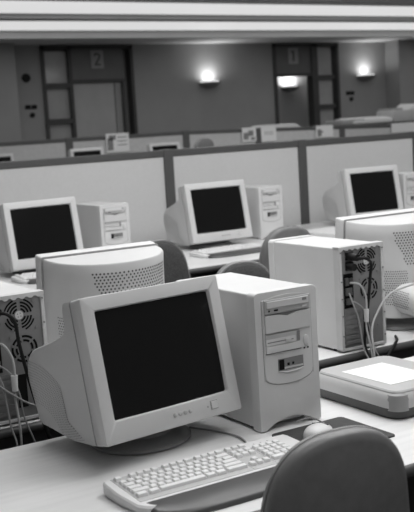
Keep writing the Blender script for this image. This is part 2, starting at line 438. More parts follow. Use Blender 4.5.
def build_monitor(label, style, tilt=0.16, gap=0.075):
    t = empty('crt_monitor', (0, 0, 0), 0, label, 'monitor', None)
    T = Matrix.Translation((0, -0.17, gap)) @ tiltM(tilt)
    # housing
    mb = MB(); n = 48
    if style == 1:
        zs = sorted(set([h[0] for h in H1]+[0.09, 0.142, 0.006, 0.03]))
        rg = []
        for z in zs:
            rg.append([hull1(i/n, z) for i in range(n+1)])
        mb.rings(rg)
    else:
        rg = [[hull2(i/n, z) for i in range(n+1)] for z in (0.0, 0.004, 0.03, 0.08, 0.15, 0.2, 0.25, 0.3, 0.345, 0.350)]
        mb.rings(rg)
    mb.xf(T); hous = mb.done('housing', M_PLAS, t, True, 50)
    if style == 2:
        hb = MB(); rg = []
        for i in range(11):
            y = 0.16+0.245*i/10
            k = max(0, (y-0.33)/0.075); sh = math.sqrt(max(0, 1-(min(k, 1))**2.5))
            hw = 0.118*(0.6+0.4*sh) ; top = 0.085+0.045*(0.5+0.5*sh)-0.0*(y-.16); bot = 0.09-0.075*(0.6+0.4*sh)
            rg.append([(px, y, pz) for px, pz in rrect(-hw, bot, hw, top, 0.05*(0.6+0.4*sh), 5)])
        hb.rings(rg); hb.xf(T); hb.done('tube_housing', M_PLASB, t, True, 50)
    # dark vent holes on the housing
    vh = MB()
    if style == 1:
        # arcs of small holes sweeping over the side of the hump, both sides
        for side in (0, 1):
            vh = MB()
            for a in range(15):
                f = a/14; ry = 0.18+0.098*f; rz = 0.125+0.105*f
                nk = int(26+a*2.2)
                for k in range(nk+1):
                    ang = R(4)+R(84)*k/nk
                    y = 0.385-ry*math.cos(ang); z = 0.002+rz*math.sin(ang)
                    if y < 0.10 or y > 0.366 or z > 0.232 or y > interp(H1, z)-0.012: continue
                    # find t on the hull with that y on the left flank
                    lo, hi = 0.001, 0.5
                    for _ in range(22):
                        mid = (lo+hi)/2
                        if hull1(mid, z).y < y: lo = mid
                        else: hi = mid
                    tt = lo if side == 0 else 1-lo
                    p = hull1(tt, z); nn = surf_n(hull1, tt, z)
                    if abs(p.x) > 0 and nn.x*p.x < 0: nn = -nn
                    vh.disc(p+nn*0.0008, nn, 0.0017, 5)
            vh.xf(T); vh.done('vent_holes', mat_hole1, hous, False)
        vh = None
    else:
        for r in range(13):
            z = 0.319-r*0.0098
            for c2 in range(34):
                s = -0.135+c2*0.0088+(0.0044 if r % 2 else 0)
                if s < -0.078+r*0.003 or s > 0.138-r*0.001: continue
                tt = 0.5+s/0.46
                p = hull2(1-tt, z); nn = surf_n(hull2, 1-tt, z)
                if nn.y < 0: nn = -nn
                vh.disc(p+nn*0.0008, nn, 0.0033, 6)
        for side in (0, 1):
            for r in range(15):
                z = 0.175-r*0.0088
                for c2 in range(22):
                    tt = 0.12+c2*0.0135+(0.006 if r % 2 else 0)
                    if side: tt = 1-tt
                    p = hull2(tt, z); nn = surf_n(hull2, tt, z)
                    if nn.x*p.x < 0: nn = -nn
                    vh.disc(p+nn*0.0008, nn, 0.0023, 6)
            # vents on the flank of the tube housing
            for r in range(8):
                for c2 in range(10):
                    z = 0.05+r*0.0085; y = 0.24+c2*0.0085+(0.004 if r % 2 else 0)
                    vh.disc(((0.1186 if side else -0.1186), y, z), ((1 if side else -1), 0, 0), 0.0023, 6)
        vm = M_VENT
    if vh: vh.xf(T); vh.done('vent_holes', vm, hous, False)
    # bezel
    x0, x1 = -BW/2, BW/2
    ox0, ox1, oz0, oz1 = -0.1735, 0.1735, 0.0555, 0.3195
    b = MB()
    def ring(pts, y): return [(px, y, pz) for px, pz in pts]
    N = 6
    rg = [ring(rrect(x0+0.004, 0.003, x1-0.004, BH-0.004, 0.008, N), 0.052),
          ring(rrect(x0+0.001, 0.0005, x1-0.001, BH-0.001, 0.008, N), 0.048),
          ring(rrect(x0, 0, x1, BH, 0.007, N), 0.004),
          ring(rrect(x0+0.001, 0.001, x1-0.001, BH-0.001, 0.006, N), 0.0012),
          ring(rrect(x0+0.004, 0.004, x1-0.004, BH-0.004, 0.005, N), 0.0)]
    ins = rrect(ox0-0.004, oz0-0.004, ox1+0.004, oz1+0.004, 0.008, N)
    rg += [ring(ins, 0.0), ring(rrect(ox0-0.002, oz0-0.002, ox1+0.002, oz1+0.002, 0.007, N), 0.002), ring(rrect(ox0, oz0, ox1, oz1, 0.006, N), 0.011)]
    b.rings(rg, True, False)
    b.xf(T); bez = b.done('bezel', M_PLASB, t, True, 40)
    gr = MB(); gr.rings([ring(rrect(x0+0.0005, 0.0005, x1-0.0005, BH-0.0005, 0.008, N), 0.0515), ring(rrect(x0+0.0005, 0.0005, x1-0.0005, BH-0.0005, 0.008, N), 0.0535)], True, True)
    gr.xf(T); gr.done('seam', M_GROOVE, hous, True)
    # screen: a gently bulging glass
    s = MB(); nx, nz = 16, 12; g = []
    for j in range(nz+1):
        row = []
        for i in range(nx+1):
            u = i/nx*2-1; v = j/nz*2-1
            row.append(((ox0-0.001+ (ox1-ox0+0.002)*(u+1)/2), 0.0105-0.006*(1-u*u*0.6-v*v*0.4)-0.0, oz0-0.001+(oz1-oz0+0.002)*(v+1)/2))
        g.append(row)
    s.rings(g, False, False, False); s.xf(T); s.done('screen', M_SCREEN, t)
    # controls on the chin
    for x in (-0.003, 0.013, 0.029, 0.045):
        k = MB().lathe([(0.0002, 0.0), (0.0055, 0.0), (0.0055, 0.002), (0.003, 0.0035)], n=12)
        k.xf(T @ Matrix.Translation((x, 0.0, 0.030)) @ Matrix.Rotation(PI/2, 4, 'X')).done('control_button', M_FACED, bez)
    k = MB().box((0.112, -0.003, 0.02), (0.132, 0.0, 0.039), 0.001).xf(T).done('power_button', M_PLASB, bez, False)
    k2 = MB()
    for r4 in ((0.1105, 0.0185, 0.1335, 0.0195), (0.1105, 0.0395, 0.1335, 0.0405), (0.1105, 0.0185, 0.1115, 0.0405), (0.1325, 0.0185, 0.1335, 0.0405)):
        k2.box((r4[0], -0.0006, r4[1]), (r4[2], 0.0003, r4[3]))
    k2.xf(T).done('button_outline', M_LOGO, bez, False)
    MB().disc((0, 0, 0), (0, -1, 0), 0.0022, 8).xf(T @ Matrix.Translation((0.101, -0.0008, 0.028))).done('indicator_light', M_SEAM, bez, False)
    # swivel stand
    st = MB().lathe([(0.0005, 0.0), (0.128, 0.0), (0.135, 0.004), (0.135, 0.012), (0.125, 0.018), (0.085, 0.026), (0.075, 0.04), (0.10, gap*0.92), (0.0005, gap*0.92)], n=40, sy=0.95)
    st.done('stand', M_STAND, t)
    if style == 1:
        cv = MB(); gz = lambda yy: gap+0.043*(yy+0.17-0.1)/0.19-math.tan(tilt)*(yy+0.17)+0.004
        cv.hexa([(-0.15, 0.05, 0.020), (0.15, 0.05, 0.020), (0.14, 0.165, 0.014), (-0.14, 0.165, 0.014), (-0.155, 0.05, gz(0.05)), (0.155, 0.05, gz(0.05)), (0.145, 0.17, gz(0.17)), (-0.145, 0.17, gz(0.17))], 0.003)
        cv.done('rear_skirt', M_PLAS, t)
    nk = MB(); rg = []
    for z, hw, hy in ((gap*0.6, 0.085, 0.075), (gap*0.9, 0.11, 0.10), (gap+0.015, 0.12, 0.11)):
        rg.append([(math.cos(2*PI*i/28)*hw, math.sin(2*PI*i/28)*hy+0.0, z-0.0) for i in range(28)])
    nk.rings(rg); nk.done('swivel_neck', M_STAND, t)
    return t
mat_hole1 = mat('small_vent_recess', 0.23, 0.8, 0.2)
# note: bezel bottom front edge sits 0.17 in front of the stand centre
def mon_loc(bx, by, yaw, z):        # from bezel-bottom point to stand centre
    return (bx-math.sin(yaw)*0.17, by+math.cos(yaw)*0.17, z)
mA = build_monitor('large foreground CRT monitor with dark screen and four chin buttons', 1, 0.216, 0.069)
mA.location = mon_loc(1.1745, 2.1156, 0.1224, ZA); mA.rotation_euler = (0, 0, 0.1224)
mC = build_monitor('middle CRT monitor of the desk by the pale partition, left of a tower', 1, 0.20, 0.047)
mC.location = mon_loc(3.21, 5.065, -0.018, ZC); mC.rotation_euler = (0, 0, -0.018)
GC = 'monitors'
c1 = place_copy(mC, mon_loc(2.029, 4.929, 0.053, ZC), 0.053, 'leftmost CRT monitor facing us on the desk by the pale partition')
c2 = place_copy(mC, mon_loc(4.476, 5.108, -0.12, ZC), -0.12, 'rightmost CRT monitor facing us by the pale partition, above the round-backed monitor')
for o in (mA, mC, c1, c2): o['group'] = 'CRT monitors facing us'
mB = build_monitor('round-backed CRT monitor seen from behind, between left tower and large monitor', 2, 0.10, 0.075)
def monB(o, bx, by, rz): o.location = (bx+math.sin(rz)*0.17, by-0.17, ZA); o.rotation_euler = (0, 0, PI+rz)
monB(mB, 1.407, 3.06, -0.03)
c3 = copy_tree(mB); c3['label'] = 'round-backed CRT monitor seen from behind at the right edge, right of the cabled tower'
monB(c3, 2.63, 3.05, 0.0)
for o in (mB, c3): o['group'] = 'CRT monitors seen from behind'

# ---------------------------------------------------------------- tower computers
TW, TD, TH = 0.20, 0.42, 0.37
def arc_slots(mb, cx, cz, rads, y, wd, n_sp=4, off=0.0, gapw=0.005):
    """concentric ring slots seen from +y side (u runs mirrored), as thin dark plates"""
    for r in rads:
        for q in range(n_sp):
            a0 = off+q*2*PI/n_sp+gapw/r; a1 = off+(q+1)*2*PI/n_sp-gapw/r
            k = 10
            inn = []; out = []
            for i in range(k+1):
                a = a0+(a1-a0)*i/k
                inn.append((cx+(r-wd/2)*math.cos(a), y, cz+(r-wd/2)*math.sin(a))); out.append((cx+(r+wd/2)*math.cos(a), y, cz+(r+wd/2)*math.sin(a)))
            vi = [mb.bm.verts.new(p) for p in inn]; vo = [mb.bm.verts.new(p) for p in out]
            for i in range(k): mb.bm.faces.new([vi[i], vi[i+1], vo[i+1], vo[i]])
def build_tower(label, front=True, rear=True):
    t = empty('tower_computer', (0, 0, 0), 0, label, 'computer', None)
    h = TW/2
    # steel cover: local front is -y (front face at y=0), rear at y=TD
    MB().box((-h+0.003, 0.036, 0.008), (h-0.003, TD-0.004, TH-0.004), 0.004).done('case', M_CASE, t, False)
    for sx in (-1, 1):
        for y in (0.07, TD-0.06): MB().cyl((sx*0.075, y, 0), (sx*0.075, y, 0.009), 0.012, None, 12).done('foot', M_BLACK, t)
    # moulded front with arched lower edge
    fb = MB()
    poly = [(-h, 0.003), (-h+0.012, 0.003)]
    for i in range(13):
        a = i/12; x = -h+0.02+(2*h-0.04)*a
        poly.append((x, 0.003+0.026*math.sin(PI*a)**0.8))
    poly += [(h-0.012, 0.003), (h, 0.003), (h, TH-0.012)]
    for i in range(6): poly.append((h-0.012+0.012*math.cos(R(90*i/5)), TH-0.012+0.012*math.sin(R(90*i/5))))
    for i in range(6): poly.append((-h+0.012-0.012*math.sin(R(90*i/5)), TH-0.012+0.012*math.cos(R(90*i/5))))
    fb.prism(poly, 0.04, 0.006, 0.005, axis='y', seg=3)
    fr = fb.done('front_bezel', M_FACE, t, True, 40)
    # slightly raised, arched middle panel
    px = 0.078
    pp = [(-px, 0.052)]
    pp = []
    for i in range(11):
        a = i/10; pp.append((-px+2*px*a, TH-0.021+0.009*math.sin(PI*a)))
    low = []
    for i in range(13):
        a = PI*i/12; low.append((px*math.cos(a), 0.152-0.032*math.sin(a)**0.7))
    cp = MB().prism(pp[::-1]+[], 0, 0) if False else None
    poly2 = list(reversed(pp)) + [(-px, 0.152)] + list(reversed(low))[1:-1] + [(px, 0.152)]
    MB().prism(poly2, 0.007, 0.0035, 0.0015, axis='y').done('bay_panel', M_FACE, fr, False)
    sm = MB()
    # seam outline of the panel
    pts = [(-px-0.0012, 0.3485)] + [(-px-0.0012, 0.152)] + [(-(px+0.0012)*math.cos(PI*i/16), 0.152-0.0335*math.sin(PI*i/16)**0.7) for i in range(1, 16)] + [(px+0.0012, 0.152), (px+0.0012, 0.3485)]
    sm.tube([(x, 0.0062, z) for x, z in pts], 0.0011, 5, 2)
    sm.done('panel_seam', M_GROOVE, fr, False)
    # optical drive
    cd = MB().box((-0.073, -0.001, 0.313), (0.073, 0.01, 0.349), 0.0015).done('optical_drive', M_FACED, fr, False)
    MB().box((-0.068, -0.004, 0.327), (0.068, 0.0, 0.346), 0.002).done('disc_tray', M_FACE, cd, False)
    MB().box((0.046, -0.0046, 0.336), (0.060, -0.0038, 0.343)).done('disc_logo', M_LOGO, cd, False)
    MB().box((0.046, -0.003, 0.317), (0.062, 0.0, 0.323), 0.001).done('eject_button', M_PLASB, cd, False)
    MB().box((-0.062, -0.0016, 0.318), (-0.057, -0.0008, 0.323)).box((-0.044, -0.0016, 0.318), (-0.031, -0.0008, 0.3225)).done('headphone_socket', M_BLACK, cd, False)
    # blank cover with a V finger cut
    vp = [(-0.073, 0.262), (0.073, 0.262), (0.073, 0.309), (0.03, 0.307), (0.0, 0.300), (-0.03, 0.307), (-0.073, 0.309)]
    MB().prism(vp, 0.005, -0.0015, 0.001, axis='y').done('blank_cover', M_PLASB, fr, False)
    MB().prism([(-0.072, 0.3105), (-0.03, 0.3085), (0.0, 0.3015), (0.03, 0.3085), (0.072, 0.3105)], 0.004, 0.0025, axis='y').done('cover_gap', M_SEAM, fr, False)
    # floppy drive
    MB().box((-0.0735, 0.0008, 0.2615), (0.0735, 0.0032, 0.2635)).box((-0.0735, 0.0008, 0.206), (0.04, 0.0032, 0.208)).done('bay_seam', M_SEAM, fr, False)
    fl = MB().box((-0.073, 0.0, 0.228), (0.036, 0.0036, 0.258)).done('floppy_drive', M_FACED, fr, False)
    MB().box((-0.073, -0.0008, 0.2295), (0.022, 0.0, 0.246)).done('floppy_face', M_FACE, fl, False)
    MB().box((-0.069, -0.0014, 0.236), (0.014, -0.0006, 0.2385)).box((0.026, -0.0006, 0.23), (0.036, 0.0002, 0.256)).done('disk_slot', M_SEAM, fl, False)
    MB().box((-0.012, -0.004, 0.2335), (0.006, -0.0006, 0.242), 0.0012).done('floppy_button', M_PLASB, fl, False)
    MB().box((-0.073, -0.0015, 0.209), (0.036, 0.004, 0.227), 0.0012).done('bay_cover', M_FACE, fr, False)
    # power button and lights
    pb = MB().lathe([(0.0004, 0.0), (0.009, 0.0), (0.0085, 0.004), (0.006, 0.0055), (0.0004, 0.0055)], n=18, sy=1.7)
    pb.xf(Matrix.Translation((0.057, 0.0035, 0.226)) @ Matrix.Rotation(PI/2, 4, 'X')).done('power_button', M_PLASB, fr)
    MB().box((0.049, 0.002, 0.2035), (0.053, 0.0034, 0.2075)).box((0.061, 0.002, 0.2035), (0.065, 0.0034, 0.2075)).done('indicator_light', M_BLACK, fr, False)
    # lower recess with sockets
    rc = MB().box((-0.036, 0.0016, 0.157), (0.045, 0.0036, 0.188)).done('port_recess', M_SEAM, fr, False)
    MB().box((-0.034, 0.0006, 0.159), (-0.018, 0.0018, 0.186)).box((-0.008, 0.0006, 0.168), (-0.001, 0.0018, 0.175)).box((0.008, 0.0006, 0.169), (0.014, 0.0018, 0.175)).done('socket', M_HOLE, rc, False)
    MB().box((-0.018, 0.0007, 0.160), (0.043, 0.0017, 0.165)).done('recess_sill', M_METALL, rc, False)
    lip = MB(); lip.tube([(-0.036, 0.003, 0.156), (-0.01, 0.002, 0.151), (0.02, 0.002, 0.151), (0.045, 0.003, 0.156)], 0.0022, 6, 4); lip.done('recess_lip', M_PLASB, fr)
    if not rear: return t
    # ---- rear: u = distance from the image-left edge when looking at the back
    Y = TD
    def U(u): return h-u
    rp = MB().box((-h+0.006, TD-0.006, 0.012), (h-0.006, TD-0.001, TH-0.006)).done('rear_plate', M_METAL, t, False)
    fm = MB()
    fm.box((-h, TD-0.03, 0.006), (-h+0.012, TD+0.003, TH-0.002), 0.002).box((h-0.012, TD-0.03, 0.006), (h, TD+0.003, TH-0.002), 0.002)
    fm.box((-h, TD-0.03, 0.006), (h, TD+0.002, 0.016), 0.002)
    # scalloped top lip
    tp = []
    for i in range(33):
        a = i/32; tp.append((-h+2*h*a, TH-0.010-0.005*(1 if (i//2) % 2 else 0)))
    fm.prism([(h, TH)]+[(-h, TH)]+tp, TD-0.03, TD+0.004, axis='y')
    fm.done('rear_frame', M_METALL, t, False)
    def plate(name, rects, m, dy=0.0012, par=rp):
        q = MB()
        for u0, z0, u1, z1 in rects: q.box((U(u1), Y-0.002, z0), (U(u0), Y+dy, z1))
        return q.done(name, m, par, False)
    g = MB(); arc_slots(g, U(0.122), TH-0.060, (0.018, 0.027, 0.036), Y+0.0004, 0.0055)
    arc_slots(g, U(0.122), TH-0.060, (0.045,), Y+0.0004, 0.005, 4, 0.0, 0.016)
    g.disc((U(0.122), Y+0.0006, TH-0.060), (0, 1, 0), 0.0005, 6)
    fg = g.done('fan_grille', M_HOLE, rp, False)
    hb = MB().disc((U(0.122), Y+0.0008, TH-0.060), (0, 1, 0), 0.0125, 20).done('fan_hub', M_FANHUB, fg, False)
    hd = MB()
    for a in range(4): hd.disc((U(0.122)+0.006*math.cos(a*PI/2+.6), Y+0.0011, TH-0.06+0.006*math.sin(a*PI/2+.6)), (0, 1, 0), 0.002, 8)
    hd.done('hub_holes', M_SEAM, hb, False)
    g2 = MB(); arc_slots(g2, U(0.130), TH-0.158, (0.024, 0.036), Y+0.0004, 0.0065, 6, 0.3, 0.003); g2.done('case_fan_grille', M_HOLE, rp, False)
    # mains sockets
    plate('mains_socket', [(0.030, TH-0.047, 0.062, TH-0.022), (0.030, TH-0.083, 0.062, TH-0.054)], M_BLACK, 0.004)
    plate('connector_panel', [(0.018, 0.155, 0.060, TH-0.095)], M_HOLE, 0.0006)
    cn = MB()
    for i, (u0, z0, u1, z1) in enumerate(((0.022, 0.235, 0.036, 0.262), (0.040, 0.238, 0.054, 0.26), (0.022, 0.2, 0.05, 0.226), (0.024, 0.168, 0.054, 0.19))):
        cn.box((U(u1), Y, z0), (U(u0), Y+0.008, z1), 0.001)
    cn.done('connector_block', M_CONN, rp, False)
    sl = MB()
    for i in range(7): sl.box((U(0.088), Y, 0.028+i*0.018), (U(0.016), Y+0.003, 0.040+i*0.018))
    plate('slot_shadow', [(0.014, 0.024, 0.090, 0.152)], M_SEAM, 0.0006)
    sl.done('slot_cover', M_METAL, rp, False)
    plate('vent_patch', [(0.100, 0.045, 0.128, 0.14)], M_HOLE, 0.0006)
    sm0 = None
    for u, z in ((0.0065, 0.35), (0.1935, 0.35), (0.1935, 0.28), (0.1935, 0.2), (0.1935, 0.12), (0.1935, 0.04), (0.0065, 0.25), (0.0065, 0.19), (0.0065, 0.13), (0.0065, 0.06), (0.165, 0.345), (0.17, 0.27), (0.09, 0.25), (0.095, 0.225), (0.15, 0.12), (0.165, 0.08), (0.14, 0.05), (0.1, 0.27)):
        if sm0 is None:
            o = MB().cyl((0, -0.001, 0), (0, 0.0045, 0), 0.0028, None, 8).done('screw', M_SEAM, rp, False); sm0 = o.data
        else:
            o = bpy.data.objects.new('screw', sm0); COL.objects.link(o); o.parent = rp
        o.location = (U(u), Y+(0.002 if u < 0.01 or u > 0.19 else -0.0005), z)
    lt = MB().lathe([(0.004, 0), (0.0065, 0), (0.0065, 0.002), (0.004, 0.002)], n=14); 
    lt.xf(Matrix.Translation((U(0.193), Y+0.003, TH-0.105)) @ Matrix.Rotation(-PI/2, 4, 'X')).done('lock_ring', M_METALL, t)
    return t
GT = 'tower computers'
tA = build_tower('foreground tower computer seen from the front beside the large monitor', rear=False)
tA.location = (1.417+0.1, 2.104, ZA)
tC = build_tower('tower computer right of the middle monitor by the pale partition', rear=False)
tC.location = (3.575+0.09, 5.197, ZC); tC.scale = (0.9,)*3
tB = build_tower('x'); tB.location = (2.142+0.1, 2.658+TD+0.002, ZA); tB.rotation_euler = (0, 0, PI); tB['label'] = 'tower computer seen from behind with black power cord, right of the foreground tower'
tB2 = copy_tree(tB); tB2.location = (1.066-0.1, 2.658+TD+0.002, ZA); tB2.rotation_euler = (0, 0, PI); tB2['label'] = 'tower computer seen from behind at the left edge of the photo'
tC2 = copy_tree(tC); tC2.location = (2.383+0.09, 5.02, ZC); tC2['label'] = 'tower computer right of the leftmost monitor by the pale partition'
tC3 = copy_tree(tC); tC3.location = (4.76+0.09, 5.16, ZC); tC3['label'] = 'tower computer at the right edge, right of the rightmost monitor by the partition'
for o in (tA, tB, tB2, tC, tC2, tC3): o['group'] = GT

# ---------------------------------------------------------------- keyboards
def key_layout():
    u = 0.0193; keys = []
    X0 = -0.232
    def row(z, items, x=0.0):
        for wd in items:
            if wd > 0: keys.append((X0+(x+wd/2)*u, z, wd*u-0.0022))
            x += abs(wd)
    r0 = 0.066
    row(r0, [1, -0.9, 1, 1, 1, 1, -0.5, 1, 1, 1, 1, -0.5, 1, 1, 1, 1, -0.45, 1, 1, 1])
    y = r0-0.026
    row(y, [1]*13+[2, -0.35, 1, 1, 1, -0.35, 1, 1, 1, 1]); y -= u
    row(y, [1.5]+[1]*12+[1.5, -0.35, 1, 1, 1, -0.35, 1, 1, 1, 1]); y -= u
    row(y, [1.8]+[1]*11+[2.2, -0.35, -3, -0.35, 1, 1, 1, 1]); y -= u
    row(y, [2.3]+[1]*10+[2.7, -0.35, -1, 1, -1, -0.35, 1, 1, 1, 1]); y -= u
    row(y, [1.5, -0.1, 1.4, 6.2, 1.4, 1.4, -0.1, 1.5+1.4, -0.35, 1, 1, 1, -0.35, 2, 1, 1])
    return keys
def kz(y): return 0.020+0.012*(y+0.09)/0.18      # sloping deck
def build_keyboard(label, single):
    t = empty('keyboard', (0, 0, 0), 0, label, 'keyboard', 'keyboards')
    W = 0.252
    outline = []
    for i in range(17):
        a = i/16; x = W-2*W*a; outline.append((x, 0.082+0.014*math.sin(PI*a)))
    outline += [(-W-0.004, 0.07), (-W-0.006, 0.0), (-W+0.002, -0.075), (-W+0.02, -0.098), (-W+0.06, -0.104)]
    for i in range(9):
        a = i/8; x = -W+0.08+(2*W-0.16)*a; outline.append((x, -0.100-0.004*math.sin(PI*a)))
    outline += [(W-0.06, -0.104), (W-0.02, -0.098), (W-0.002, -0.075), (W+0.006, 0.0), (W+0.004, 0.07)]
    b = MB(); rg = []
    for k, ins, dz in ((0, 0.004, None), (1, 0.0, None), (2, 0.0, -0.004), (3, 0.0035, 0.0)):
        ring = []
        for x, y in outline:
            cx = x*(1-ins/W); cy = y*(1-ins/0.1)
            z = 0.0 if k == 0 else (0.006 if k == 1 else kz(cy)+dz)
            ring.append((cx, cy, z))
        rg.append(ring)
    b.rings(rg, True, True)
    body = b.done('keyboard_body', M_KBODY, t, True, 40)
    bed = MB()
    for x0, x1, y0, y1 in ((-0.236, 0.062, -0.064, 0.052), (0.063, 0.126, -0.064, 0.052), (0.127, 0.214, -0.064, 0.052), (-0.236, 0.126, 0.055, 0.077)):
        bed.hexa([(x0, y0, kz(y0)-.003), (x1, y0, kz(y0)-.003), (x1, y1, kz(y1)-.003), (x0, y1, kz(y1)-.003), (x0, y0, kz(y0)+.0008), (x1, y0, kz(y0)+.0008), (x1, y1, kz(y1)+.0008), (x0, y1, kz(y1)+.0008)])
    bed.done('key_bed', M_KBED, body, False)
    meshes = {}
    one = MB()
    for x, y, wd in key_layout():
        hw = wd/2; hd = 0.0084; z0 = kz(y)+0.0005; hh = 0.0075
        pts = lambda X, Y, Z: [(X-hw, Y-hd, Z), (X+hw, Y-hd, Z), (X+hw, Y+hd, Z), (X-hw, Y+hd, Z), (X-hw*1+0.0022, Y-hd+0.0025, Z+hh), (X+hw-0.0022, Y-hd+0.0025, Z+hh), (X+hw-0.0022, Y+hd-0.0014, Z+hh), (X-hw+0.0022, Y+hd-0.0014, Z+hh)]
        if single:
            one.hexa(pts(x, y, z0)); continue
        w2 = round(wd, 4)
        if w2 not in meshes:
            o = MB().hexa(pts(0, 0, 0), 0.0008, 1).done('key', M_KEY, t, False); meshes[w2] = o.data
        else:
            o = bpy.data.objects.new('key', meshes[w2]); COL.objects.link(o); o.parent = t
        o.location = (x, y, z0); o.rotation_euler = (0.066, 0, 0)
    if single: one.done('keys', M_KEY, t, False)
    # dark palm rest clipped on the front
    pr = MB(); rg = []
    for k, (ins, z) in enumerate(((0.0, 0.0), (0.0, 0.006), (0.004, 0.012), (0.010, 0.0145))):
        pts = []
        for i in range(25):
            a = i/24; x = -0.228+ins+(0.456-2*ins)*a
            bulge = 0.028*(1-abs(2*a-1)**3)
            pts.append((x, -0.150+ins-bulge*0.6+0.03*abs(2*a-1)**6, z))
        for i in range(13):
            a = i/12; x = 0.234-ins-(0.468-2*ins)*a
            pts.append((x, -0.074-(0.0 if k < 3 else 0.004), z+0.0085))
        rg.append(pts)
    pr.rings(rg); pr.done('palm_rest', M_REST, t, True, 40)
    lg = MB()
    for i in range(3): lg.disc((0.150+0.02*i, 0.066, kz(0.066)+0.001), (0, -0.06, 1), 0.002, 8)
    lg.done('status_light', M_SEAM, body, False)
    return t
kA = build_keyboard('keyboard with dark palm rest in the foreground below the large monitor', False)
kA.location = (1.152, 1.905, ZA); kA.rotation_euler = (0, 0, 0.012)
kC = build_keyboard('keyboard in front of the middle monitor by the pale partition', True)
kC.location = (3.10, 4.83, ZC); kC.rotation_euler = (0, 0, 0.02); kC.scale = (0.92,)*3
kC2 = copy_tree(kC); kC2.location = (2.02, 4.81, ZC); kC2['label'] = 'keyboard below the leftmost monitor, mostly hidden by the round-backed monitor'

# ---------------------------------------------------------------- mouse and pad
o = MB().prism([(x, y) for x, y in rrect(-0.12, -0.115, 0.115, 0.105, 0.01)], 0, 0.004, 0.001).done('mouse_pad', M_PAD, None, True)
o.location = (1.545, 1.975, ZA); tag(o, 'dark mouse pad in front of the foreground tower under the mouse', 'mouse pad')
t = empty('mouse', (1.515, 1.995, ZA+0.004), R(-55), 'pale computer mouse on the dark pad by the foreground tower', 'mouse')
mb = MB(); rg = []
for i in range(13):
    a = PI*i/12; y = 0.058*math.cos(a); s = math.sin(a)**0.55 if 0 < i < 12 else 0.02
    rg.append([(0.033*s*math.cos(PI*k/12), y, 0.036*s*math.sin(PI*k/12)**0.8*(0.80-0.25*math.cos(a))) for k in range(13)])
mb.rings(rg); mb.done('mouse_body', M_KEY, t)
q = MB()
for sx in (-1, 1): q.hexa([(sx*0.004-0.013, 0.02, 0.012), (sx*0.004+0.013, 0.02, 0.012), (sx*0.004+0.011, 0.054, 0.006), (sx*0.004-0.011, 0.054, 0.006), (sx*0.012-0.011, 0.02, 0.0245), (sx*0.012+0.011, 0.02, 0.0245), (sx*0.009+0.008, 0.052, 0.0125), (sx*0.009-0.008, 0.052, 0.0125)], 0.001)
q.done('mouse_button', M_SEAM, t)
cab = MB().tube([(0, 0.055, 0.006), (-0.01, 0.085, 0.004), (-0.05, 0.10, 0.012), (-0.085, 0.085, 0.004)], 0.0022, 6).done('mouse_cable', M_CABLEG, t)

# ---------------------------------------------------------------- scanner with a paper sheet
t = empty('flatbed_scanner', (1.885, 2.13, ZA), 0, 'flatbed scanner with a white sheet on its lid, right of the foreground tower', 'scanner')
hx, hy = 0.147, 0.185
def sring(ins, z, r): return [(x, y, z) for x, y in rrect(-hx+ins, -hy+ins, hx-ins, hy-ins, max(0.004, r-ins))]
MB().rings([sring(0.012, 0.0, 0.045), sring(0.004, 0.006, 0.045), sring(0.0, 0.030, 0.045)]).done('scanner_base', M_SDARK, t)
MB().rings([sring(0.0, 0.030, 0.045), sring(0.0, 0.05, 0.045), sring(0.003, 0.062, 0.045), sring(0.010, 0.070, 0.045)]).done('scanner_body', M_SIDE, t)
MB().rings([sring(0.011, 0.069, 0.045), sring(0.011, 0.073, 0.045), sring(0.015, 0.077, 0.045), sring(0.035, 0.080, 0.045)]).done('lid', M_LID, t)
k = MB().lathe([(0.0005, 0), (0.034, 0.0), (0.034, 0.03), (0.03, 0.042), (0.018, 0.048), (0.0005, 0.049)], n=28)
k.xf(Matrix.Translation((-hx+0.036, -hy+0.033, 0.024))).done('corner_cap', M_SKNOB, t)
pz = ZA+0.0803
o = MB().prism([(0, 0), (0.156, -0.002), (0.150, 0.206), (-0.004, 0.205)], 0, 0.0006).done('paper_sheet', M_PAPER, None, False)
o.location = (1.785, 2.015, pz); tag(o, 'blank white paper sheet lying on the scanner lid', 'paper')

# ---------------------------------------------------------------- chairs
def back_outline(W1, W2, H, r=0.09, n=10):
    """rounded trapezoid, bottom width W1, top width W2, height H, z from 0"""
    pts = []
    cor = [(W2/2, H, 0.12), (-W2/2, H, 0.12), (-W1/2, 0, 0.06), (W1/2, 0, 0.06)]
    for i in range(4):
        p = Vector((cor[i][0], cor[i][1])); a = Vector(cor[i-1][:2]); b = Vector(cor[(i+1) % 4][:2]); rr = cor[i][2]
        d1 = (a-p).normalized()*rr; d2 = (b-p).normalized()*rr
        for k in range(n+1):
            tt = k/n; q = p+d1*(1-tt)**2+d2*tt**2
            pts.append((q.x, q.y))
        nb = b-p
        for k in range(1, 6):
            q = (p+d2).lerp(b-nb.normalized()*cor[(i+1) % 4][2], k/6); pts.append((q.x, q.y))
    return [(x, z+(0.012*(1-(2*x/W2)**2) if z > H*0.8 and abs(2*x/W2) < 1 else 0)) for x, z in pts]
